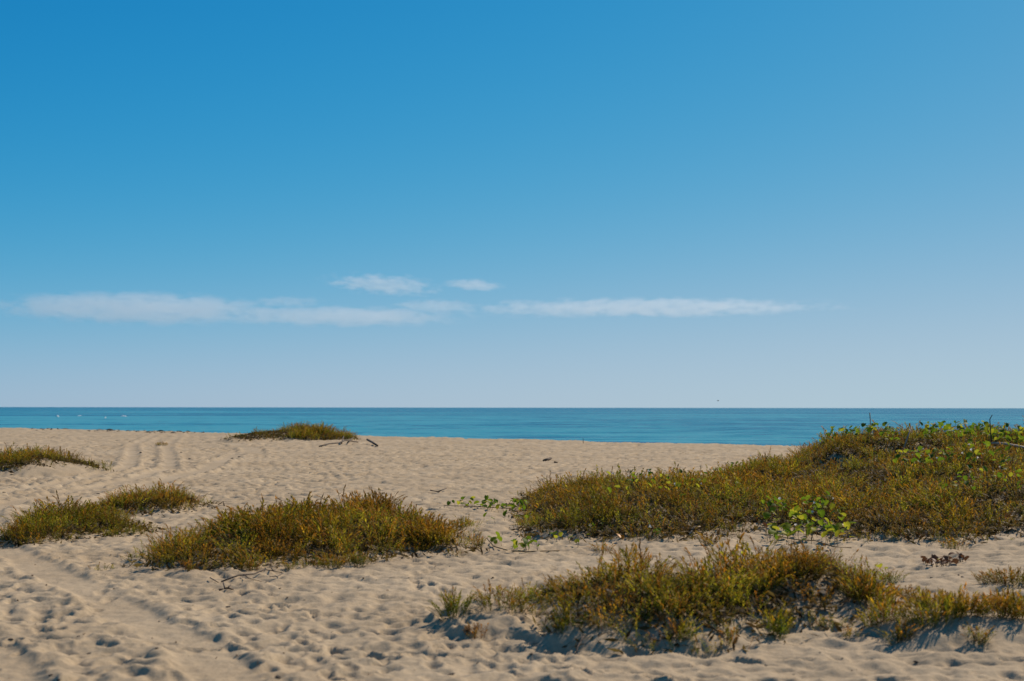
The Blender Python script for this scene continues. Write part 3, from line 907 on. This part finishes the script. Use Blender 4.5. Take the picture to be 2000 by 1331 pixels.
vine("lime leaves sprouting from sand along the shaded foot of the olive mound",
     [flat(1072, 1056), flat(1080, 1052), flat(1086, 1057), flat(1095, 1055), flat(1110, 1058), flat(1116, 1052), flat(1126, 1066), flat(1130, 1064), flat(1144, 1050)],
     0.085, (2, 4, 5, 0.6, 0, 0), 15, (0.03, 0.10))
vine("green leaves with a white bloom under the shadow edge of the olive mound",
     [flat(1160, 1036), flat(1176, 1034), flat(1182, 1029), flat(1275, 1050), flat(1284, 1046), flat(1290, 1052), flat(1280, 1054)],
     0.085, (5, 4, 1, 0, 0, 0), 16, (0.05, 0.12), flowers=2)
vine("single curled orange leaf lying on sand before the olive mound", [flat(1215, 1060), flat(1211, 1058)], 0.10, (0, 0, 0, 0, 1, 0), 17, (0.03, 0.07), name="fallen_leaf", cat="leaf", group="yellowed leaves on the sand")
vine("small orange-yellow leaf beside the end of the leafy runner", [at(1049, 22.6), at(1054, 22.4)], 0.095, (0, 0, 0, 1, 1, 0), 18, (0.08, 0.12), name="fallen_leaf", cat="leaf", group="yellowed leaves on the sand")
vine("large-leaved lime and green vine sprawling in the sand bay behind the reddish mound",
     spread_in([at(*p) for p in [(1490, 18.0), (1560, 17.5), (1640, 17.2), (1665, 18.2), (1640, 20.2), (1560, 20.8), (1490, 20.2)]], 100, 2), 0.125,
     (2, 4, 7, 1.2, 0, 0.2), 19, (0.02, 0.20), [(*at(px, d), 0.03) for px, d in [(1488, 19.0), (1520, 18.6), (1550, 18.0), (1590, 17.8), (1625, 17.2), (1660, 17.1)]], flowers=2)
vine("dense green vine patch on the slope just above the large-leaved vine",
     spread_in([at(*p) for p in [(1480, 20.0), (1610, 19.8), (1620, 21.0), (1490, 21.2)]], 60, 3), 0.10, (5, 6, 3, 0.2, 0, 0), 20, (0.16, 0.33), flowers=5)
vine("leafy green vine draped along the very crest of the tall dune against the sea",
     spread_in([at(*p) for p in [(1790, 31.0), (2050, 29.5), (2050, 33.0), (1800, 33.8)]], 290, 4), 0.15, (4, 6, 4, 0.4, 0.1, 0), 21, (0.16, 0.38), flowers=8)
vine("green vine leaves over the rounded top of the tall dune beside its pale stick",
     spread_in([at(*p) for p in [(1600, 30.5), (1760, 29.5), (1780, 32.5), (1620, 34.0)]], 90, 5), 0.13, (6, 6, 2, 0, 0, 0), 22, (0.18, 0.36), flowers=2)
vine("band of green vine leaves with white blooms across the middle of the tall dune",
     spread_in([at(*p) for p in [(1740, 24.4), (1960, 23.8), (1970, 26.2), (1760, 27.2)]], 95, 6), 0.125, (5, 5, 2.5, 0.1, 0, 0), 23, (0.20, 0.36), flowers=9)
vine("scattered green vine leaves low on the dune face above the pale sand",
     spread_in([at(*p) for p in [(1840, 20.8), (1990, 20.6), (1990, 22.6), (1850, 22.8)]], 40, 7), 0.10, (5, 4, 2, 0.1, 0, 0), 24, (0.16, 0.32), flowers=2)
vine("bright leaves peeping through the shoots of the broad olive mound",
     spread_in([at(*p) for p in [(1190, 20.6), (1420, 21.0), (1440, 23.5), (1180, 24.5)]], 48, 8), 0.10, (3, 4, 5, 0.8, 0.1, 0), 25, (0.18, 0.32), flowers=6)
vine("dark green vine leaves in the dip where the olive mound meets the tall dune",
     spread_in([at(*p) for p in [(1290, 27.4), (1400, 28.5), (1480, 29.5), (1470, 31.0), (1390, 30.6), (1290, 28.6)]], 42, 9), 0.11, (7, 3, 0.5, 0, 0, 0.6), 26, (0.08, 0.28), flowers=2)
vine("two lime leaves on the near slope behind the reddish ledge mound",
     [at(1408, 15.6), at(1432, 15.4), at(1425, 15.1), at(1448, 15.3), at(1400, 15.2)], 0.09, (3, 3, 3, 0, 0, 0), 27, (0.05, 0.14))
vine("lime leaf sprig poking up at the tail end of the reddish ledge mound",
     [at(1722, 13.2), at(1730, 13.1), at(1716, 13.3)], 0.08, (1, 2, 5, 0, 0, 0), 28, (0.10, 0.20))
vine("dead plant of withered dark red-brown leaves lying on pale sand under the dune",
     spread_in([at(*p) for p in [(1790, 15.2), (1850, 14.9), (1885, 15.3), (1880, 15.9), (1850, 16.0), (1800, 15.6)]], 60, 10), 0.075, (0, 0, 0.08, 0, 0, 6), 29, (0.0, 0.045), name="withered_plant", cat="plant", group="withered plants")

# ------------------------------------------------------------------ driftwood and litter
def stick(label, pts, r0, r1, mat=None, name="stick", twigs=(), group="driftwood on the beach", cat="stick"):
    mat = mat or M_WOOD
    org = Vector((pts[0][0], pts[0][1], gz(pts[0][0], pts[0][1])))
    P = [Vector((x, y, gz(x, y) + z)) - org for x, y, z in pts]
    n = len(P)
    o = tube(name, P, [r0 + (r1 - r0) * i / (n - 1) for i in range(n)], mat)
    o.location = org
    tag(o, label, cat, group)
    for tw in twigs:
        Q = [Vector((x, y, gz(x, y) + z)) - org for x, y, z in tw]
        tube("twig", Q, [r1 * 1.1] + [r1 * 0.6] * (len(Q) - 1), mat, o, 5)
    return o

def fz(px, py, z): return (*flat(px, py), z)

stick("forked dark branch lying on sand before the long bushy mound",
      [fz(437, 1137, .02), fz(470, 1131, .03), fz(500, 1127, .045), fz(520, 1120, .05), fz(538, 1118, .04), fz(556, 1126, .03)], 0.008, 0.006, name="branch",
      twigs=[[fz(538, 1118, .04), fz(530, 1110, .06), fz(527, 1104, .07)], [fz(480, 1130, .035), fz(490, 1134, .03), fz(515, 1131, .02)], [fz(556, 1126, .03), fz(545, 1130, .02), fz(530, 1129, .02)]])
stick("short dark splinter just beside the forked branch", [fz(415, 1133, .02), fz(431, 1138, .015)], 0.006, 0.004)
stick("small dark knot of broken twigs below the forked branch", [fz(434, 1149, .02), fz(447, 1152, .03), fz(460, 1150, .015)], 0.012, 0.008, name="twig_knot",
      twigs=[[fz(444, 1151, .03), fz(440, 1145, .05)], [fz(450, 1152, .03), fz(455, 1146, .05)]])
stick("thin curved dark stick on open sand between the two large mounds", [fz(842, 962, .03), fz(856, 963.5, .02), fz(873, 960.5, .06)], 0.014, 0.010)
stick("short dark log propped at a slant on the far sand near the crest mound", [fz(718, 867, .22), fz(728, 869, .12), fz(738, 872, .03)], 0.052, 0.045, name="driftwood_log")
stick("long dark branch with knobbly end lying below the domed crest mound", [fz(625, 874, .03), fz(645, 871, .08), fz(662, 869, .10), fz(675, 868, .16), fz(686, 867, .12), fz(700, 866, .06)], 0.028, 0.034, name="branch",
      twigs=[[fz(668, 868, .12), fz(672, 864, .30)], [fz(680, 868, .14), fz(692, 864, .24)]])
stick("thin bent grey stem sticking up from the dune crest beside the vine", [(*at(1935, 30), .1), (*at(1933, 30), .45), (*at(1932, 30), .62), (*at(1937, 30), .72)], 0.012, 0.008, name="bare_stem")
stick("pale straight cane slanting out of the tall dune's top", [(*at(1763, 29.5), .18), (*at(1771, 29.6), .38), (*at(1779, 29.7), .55)], 0.014, 0.012, M_WOODPALE, name="cane")
stick("slim pale stalk standing above the dune's rounded top", [(*at(1699, 31.5), .2), (*at(1699, 31.5), .5), (*at(1698, 31.5), .66)], 0.010, 0.012, M_WOODPALE, name="stalk")
stick("weathered grey log half hidden in vine on the dune crest", [(*at(1935, 29.0), .30), (*at(1960, 29.0), .34), (*at(1990, 29.2), .30), (*at(2020, 29.3), .22)], 0.022, 0.03, M_WOODPALE, name="driftwood_log")
stick("little bent twig poking from sand before the ledge mound", [fz(1122, 1277, .0), fz(1128, 1266, .03), fz(1136, 1256, .055), fz(1139, 1248, .05)], 0.006, 0.009, name="twig")
stick("dark wood chunk on the far sand behind the olive mound", [fz(1062, 899, .05), fz(1076, 898, .05)], 0.05, 0.045, name="wood_chunk", cat="driftwood")
stick("smaller dark wood chip beside the wood chunk on the far sand", [fz(1082, 903, .04), fz(1089, 903, .03)], 0.035, 0.03, name="wood_chunk", cat="driftwood")
stick("thin upright dark stake at the water's edge", [(*flat(1139, 866), -.1), (*flat(1139, 866), .22)], 0.018, 0.014, name="stake")
stick("grey-white curved twig on shaded sand under the olive mound's end", [fz(1343, 1045, .02), fz(1352, 1039, .05), fz(1366, 1036, .06)], 0.010, 0.008, M_WOODPALE, name="twig")
stick("dry brown root on sand beside the vine runner", [fz(1000, 1011, .02), fz(1015, 1007, .03), fz(1030, 1003, .02)], 0.008, 0.006, name="root")

def chip(label, px, py, size, seed, mat=M_WRACK, group="dark chips on the sand"):
    r = random.Random(seed)
    x, y = flat(px, py)
    V, Fc = [], []
    for ring, (z, k) in enumerate(((0.0, 0.8), (0.35, 1.0), (0.7, 0.55))):
        for q in range(7):
            a = q * 2 * math.pi / 7
            rr = size * k * r.uniform(0.75, 1.25)
            V.append((rr * 1.5 * math.cos(a), rr * math.sin(a), z * size * r.uniform(0.8, 1.2)))
    for ring in range(2):
        for q in range(7):
            q2 = (q + 1) % 7
            Fc.append((ring * 7 + q, ring * 7 + q2, ring * 7 + 7 + q2, ring * 7 + 7 + q))
    Fc.append(tuple(14 + q for q in range(7)))
    me = bpy.data.meshes.new("wood_chip"); me.from_pydata(V, [], Fc); me.materials.append(mat)
    o = bpy.data.objects.new("wood_chip", me)
    COL.objects.link(o)
    o.location = (x, y, gz(x, y) - size * 0.1)
    o.rotation_euler = (r.uniform(-.3, .3), r.uniform(-.3, .3), r.uniform(0, 6.28))
    tag(o, label, "debris", group)

chip("biggest dark chip in the hollowed sand in front of the tuft row", 1713, 1260, 0.020, 1)
chip("rounded dark pebble-like chip nearest the tuft row", 1783, 1279, 0.016, 2)
for i, (px, py, s) in enumerate([(1038, 1277, .012), (934, 1292, .008), (968, 1298, .008), (883, 1312, .016), (1146, 1324, .008), (1492, 1289, .010), (548, 1320, .018),
                                 (313, 1272, .012), (317, 1204, .010), (168, 1121, .008), (500, 1262, .008), (474, 1238, .010), (450, 1181, .016), (30, 1246, .014),
                                 (109, 1318, .010), (124, 1326, .010), (222, 1285, .008), (182, 1267, .012), (160, 1241, .012), (550, 1147, .012), (1938, 1322, .014),
                                 (1839, 1120, .016), (1815, 1122, .012), (1875, 1124, .014), (1867, 1120, .012), (1680, 1065, .012), (1890, 1092, .02), (1915, 1118, .016),
                                 (1597, 1274, .006), (1640, 1275, .006), (1016, 1234, .008), (800, 1000, .02), (720, 1130, .008), (1175, 902, .05), (1132, 907, .05),
                                 (1240, 895, .05), (1195, 900, .04), (255, 862, .10), (277, 888, .08), (305, 901, .08), (356, 885, .08), (372, 897, .06), (470, 892, .09), (455, 895, .07),
                                 (110, 958, .04), (12, 967, .04), (195, 968, .05)]):
    if py < 975: CH, s = "small dark chip on the open sand nearer the sea than the long bushy mound", s * 0.6
    elif px > 1580 and py < 1130: CH = "small dark chip on the pale sand around the withered plant"
    elif px < 560: CH = "small dark chip among the footprints and tyre ruts below the long bushy mound"
    else: CH = "small dark chip on the trampled sand near the ledge mound"
    chip(CH, px, py, s, 30 + i)

# flecks of shell, bark and dry leaf strewn over the near sand
fr = np.random.default_rng(71)
nfl = 900
fy = fr.uniform(8.3, 30.0, nfl); fx = fr.uniform(-0.42, 0.42, nfl) * fy
fz_ = ground(fx, fy, True) + 0.004
fa = fr.uniform(0, 6.28, nfl); fl = fr.uniform(0.004, 0.013, nfl) * (0.7 + fy / 22.0)
fd = np.stack([np.cos(fa), np.sin(fa), fr.normal(0, 0.35, nfl)], -1) * fl[:, None]
fs = np.stack([-np.sin(fa), np.cos(fa), fr.normal(0, 0.35, nfl)], -1) * fl[:, None] * fr.uniform(0.25, 0.8, nfl)[:, None]
fc = np.stack([fx, fy, fz_], -1)
fcol = np.where((fr.random(nfl) < 0.12)[:, None], np.array([[0.62, 0.58, 0.52]]), lerp(np.array([0.04, 0.028, 0.018]), np.array([0.16, 0.10, 0.05]), fr.random(nfl)))
o = mesh_from("debris", np.stack([fc - fd, fc + fs, fc + fd, fc - fs], 1).reshape(-1, 3), np.arange(nfl * 4), 4, M_SHOOT, None, np.repeat(fcol, 4, axis=0))
tag(o, "tiny flecks of shell, bark and dry leaf strewn over the sand", "debris", kind="stuff")

# wrack line along the beach crest: dark strands nobody could count
wv, wf = [], []
wr = random.Random(4)
for k in range(900):
    X = wr.uniform(-46, 16)
    dens = 0.75 if X < -20 else 0.0
    if wr.random() > dens: continue
    s = wr.gauss(-0.6, 0.9)
    Y = 76.7 - 0.98 * X + 1.4 * s - 1.2 * float(noise(np.array([X / 9]), np.array([(76 - X) / 9]), 8)[0])
    if wr.random() < 0.35: Y -= abs(wr.gauss(0, 1.5))
    z = gz(X, Y)
    cl = float(noise(np.array([X * 0.4]), np.array([0.5]), 99)[0])
    if cl < -0.05: continue
    L = wr.uniform(0.08, 0.4); h = wr.uniform(0.015, 0.075); a = wr.uniform(0, 6.28)
    i = len(wv)
    dx, dy = math.cos(a) * L, math.sin(a) * L
    nx, ny = -math.sin(a) * L * 0.35, math.cos(a) * L * 0.35
    wv += [(X - dx, Y - dy, z - .02), (X + nx, Y + ny, z - .02), (X + dx, Y + dy, z - .02), (X - nx, Y - ny, z - .02), (X + wr.uniform(-.05, .05), Y, z + h), (X + dx * .5, Y + dy * .5, z + h * .7)]
    wf += [(i, i + 1, i + 4), (i + 1, i + 2, i + 5), (i + 1, i + 5, i + 4), (i + 2, i + 3, i + 5), (i + 3, i + 4, i + 5), (i + 3, i, i + 4)]
me = bpy.data.meshes.new("seaweed"); me.from_pydata(wv, [], wf); me.materials.append(M_WRACK)
o = bpy.data.objects.new("seaweed", me); COL.objects.link(o)
tag(o, "dark line of dried seaweed along the beach crest", "seaweed", kind="stuff")

# ------------------------------------------------------------------ breaking crests and the bird
def breaker(label, px, py, w, h, seed):
    d = (EYE - SEA) * F / (py - 795.5)
    x, y = at(px, d)
    r = random.Random(seed)
    V, Fc = [], []
    n = 14; m = 5
    for i in range(n + 1):
        t = i / n
        env = math.sin(math.pi * t) ** 0.8
        for j in range(m + 1):
            s = j / m
            hh = h * env * math.sin(math.pi * (0.1 + 0.8 * s)) * r.uniform(0.45, 1.25)
            V.append(((t - .5) * w + r.uniform(-.08, .08), (s - .5) * 1.2, hh - 0.1))
    for i in range(n):
        for j in range(m):
            a = i * (m + 1) + j
            Fc.append((a, a + m + 1, a + m + 2, a + 1))
    me = bpy.data.meshes.new("breaking_wave"); me.from_pydata(V, [], Fc); me.materials.append(M_FOAM)
    o = bpy.data.objects.new("breaking_wave", me); COL.objects.link(o)
    o.location = (x, y, SEA + 0.08)
    tag(o, label, "wave", "white breakers on the sea")

breaker("small white splash farthest along the sea from the crest mound", 114, 814.5, 1.0, 0.65, 1)
breaker("longest white breaking crest on the sea, above the far wheel tracks", 243, 814.0, 2.6, 0.55, 2)
breaker("faint short white crest between the lone splash and the longest breaker", 157, 813.0, 1.8, 0.25, 3)
breaker("tiny white fleck between the faint crest and the longest breaker", 207, 817.0, 0.5, 0.5, 4)

def bird():
    d = 320.0
    x, y = at(1402.5, d)
    z = EYE + (HOR + 0.6 - 783.5) / F * d
    root = empty("seabird", (x, y, z))
    tag(root, "tiny dark bird flying just above the horizon", "bird")
    V, Fc = [], []
    for i in range(7):                                   # body: tapered spindle along X
        t = i / 6
        rad = 0.075 * math.sin(math.pi * min(0.97, max(0.06, t))) ** 0.8
        for k in range(6):
            q = k * math.pi / 3
            V.append(((t - 0.5) * 0.46, rad * math.cos(q), rad * math.sin(q)))
    for i in range(6):
        for k in range(6):
            k2 = (k + 1) % 6
            Fc.append((i * 6 + k, i * 6 + k2, i * 6 + 6 + k2, i * 6 + 6 + k))
    Fc += [tuple(range(6))[::-1], tuple(range(36, 42))]
    me = bpy.data.meshes.new("body"); me.from_pydata(V, [], Fc); me.materials.append(M_BIRD)
    b = bpy.data.objects.new("body", me); COL.objects.link(b); b.parent = root
    for s in (1, -1):
        pr = [(0.0, 0.04, 0.02), (0.02, 0.22, 0.13), (-0.05, 0.52, 0.05)]
        ch = [0.17, 0.14, 0.02]
        V = []
        for (wx, wy, wz), c in zip(pr, ch):
            for dz in (0.008, -0.008):
                V += [(wx + c / 2, s * wy, wz + dz), (wx - c / 2, s * wy, wz + dz)]
        Fc = []
        for i in range(2):
            a = i * 4
            Fc += [(a, a + 1, a + 5, a + 4), (a + 2, a + 6, a + 7, a + 3), (a, a + 4, a + 6, a + 2), (a + 1, a + 3, a + 7, a + 5)]
        me = bpy.data.meshes.new("wing"); me.from_pydata(V, [], Fc); me.materials.append(M_BIRD)
        w = bpy.data.objects.new("wing", me); COL.objects.link(w); w.parent = root
    root.rotation_euler = (0, 0, R(20))
bird()

# ------------------------------------------------------------------ clouds: thin bodies of scattering mist far out over the sea
def mat_cloud(name, dims, dens, fsz, seed, thr):
    dens *= 3.0
    m, nt, out = new_mat(name)
    L = nt.links.new
    tc = nd(nt, "ShaderNodeTexCoord")
    ln = nd(nt, "ShaderNodeVectorMath", operation='LENGTH'); L(tc.outputs["Object"], ln.inputs[0])
    mp = nd(nt, "ShaderNodeMapping")
    mp.inputs["Scale"].default_value = (dims[0] / (fsz * 2.6), dims[1] / (fsz * 2.6), dims[2] / fsz)
    mp.inputs["Location"].default_value = (seed * 7.3, seed * 3.1, seed * 1.7)
    L(tc.outputs["Object"], mp.inputs["Vector"])
    n = nd(nt, "ShaderNodeTexNoise"); n.inputs["Scale"].default_value = 1.0; n.inputs["Detail"].default_value = 6; n.inputs["Roughness"].default_value = 0.58
    L(mp.outputs[0], n.inputs["Vector"])
    a = nd(nt, "ShaderNodeMath", operation='MULTIPLY_ADD'); a.inputs[1].default_value = -0.55; a.inputs[2].default_value = 0.55   # 0.55*(1-r)
    L(ln.outputs["Value"], a.inputs[0])
    b = nd(nt, "ShaderNodeMath", operation='ADD'); L(n.outputs["Fac"], b.inputs[0]); L(a.outputs[0], b.inputs[1])
    mr = nd(nt, "ShaderNodeMapRange"); mr.inputs["From Min"].default_value = thr; mr.inputs["From Max"].default_value = thr + 0.20
    mr.inputs["To Max"].default_value = dens
    L(b.outputs[0], mr.inputs["Value"])
    edge = nd(nt, "ShaderNodeMapRange"); edge.inputs["From Min"].default_value = 0.98; edge.inputs["From Max"].default_value = 0.6
    L(ln.outputs["Value"], edge.inputs["Value"])
    mu = nd(nt, "ShaderNodeMath", operation='MULTIPLY'); L(mr.outputs[0], mu.inputs[0]); L(edge.outputs[0], mu.inputs[1])
    v = nd(nt, "ShaderNodeVolumePrincipled")
    v.inputs["Color"].default_value = (0.99, 0.98, 0.98, 1)
    v.inputs["Anisotropy"].default_value = 0.45
    L(mu.outputs[0], v.inputs["Density"])
    L(v.outputs[0], out.inputs["Volume"])
    m.cycles.volume_step_rate = 0.35
    return m

def cloud(label, px, py, w_px, h_px, dens, fsz, seed, thr=0.55, d=20000.0, tilt=0.0):
    k = d / F
    x = (px - 1000) * k; z = EYE + (HOR - py) * k
    dims = (w_px * k / 2, 300.0, h_px * k / 2)
    import bmesh
    bm = bmesh.new()
    bmesh.ops.create_icosphere(bm, subdivisions=3, radius=1.0)
    me = bpy.data.meshes.new("cloud"); bm.to_mesh(me); bm.free()
    me.materials.append(mat_cloud("cloud_mist", dims, dens, fsz, seed, thr))
    o = bpy.data.objects.new("cloud", me); COL.objects.link(o)
    o.location = (x, d, z); o.scale = dims
    o.rotation_euler = (0, R(tilt), 0)
    tag(o, label, "cloud", "thin clouds low over the sea")

cloud("largest thick pale cloud bank, blunt-ended, alone at the darker side of the sky", 258, 603, 690, 80, 0.00056, 130, 1, 0.52, tilt=1.2)
cloud("long flat-bottomed cloud joined to the tail of the largest bank", 665, 619, 620, 52, 0.00045, 110, 2, 0.55, tilt=0.4)
cloud("highest small ragged cloud, floating above the flat-bottomed one", 745, 556, 320, 62, 0.0005, 70, 3, 0.655, tilt=4)
cloud("little wispy cloud beside the highest ragged cloud", 925, 557, 160, 34, 0.00045, 55, 4, 0.63, tilt=3)
cloud("long thin streak of cloud tapering away over the tall dune", 1250, 601, 980, 52, 0.00045, 95, 5, 0.595, tilt=-0.4)
cloud("faint broken wisp in the gap between the flat-bottomed cloud and the streak", 850, 597, 220, 34, 0.0003, 60, 6, 0.60)
cloud("faintest smear of cloud above the tail of the largest bank", 560, 590, 190, 30, 0.00022, 60, 7, 0.60)
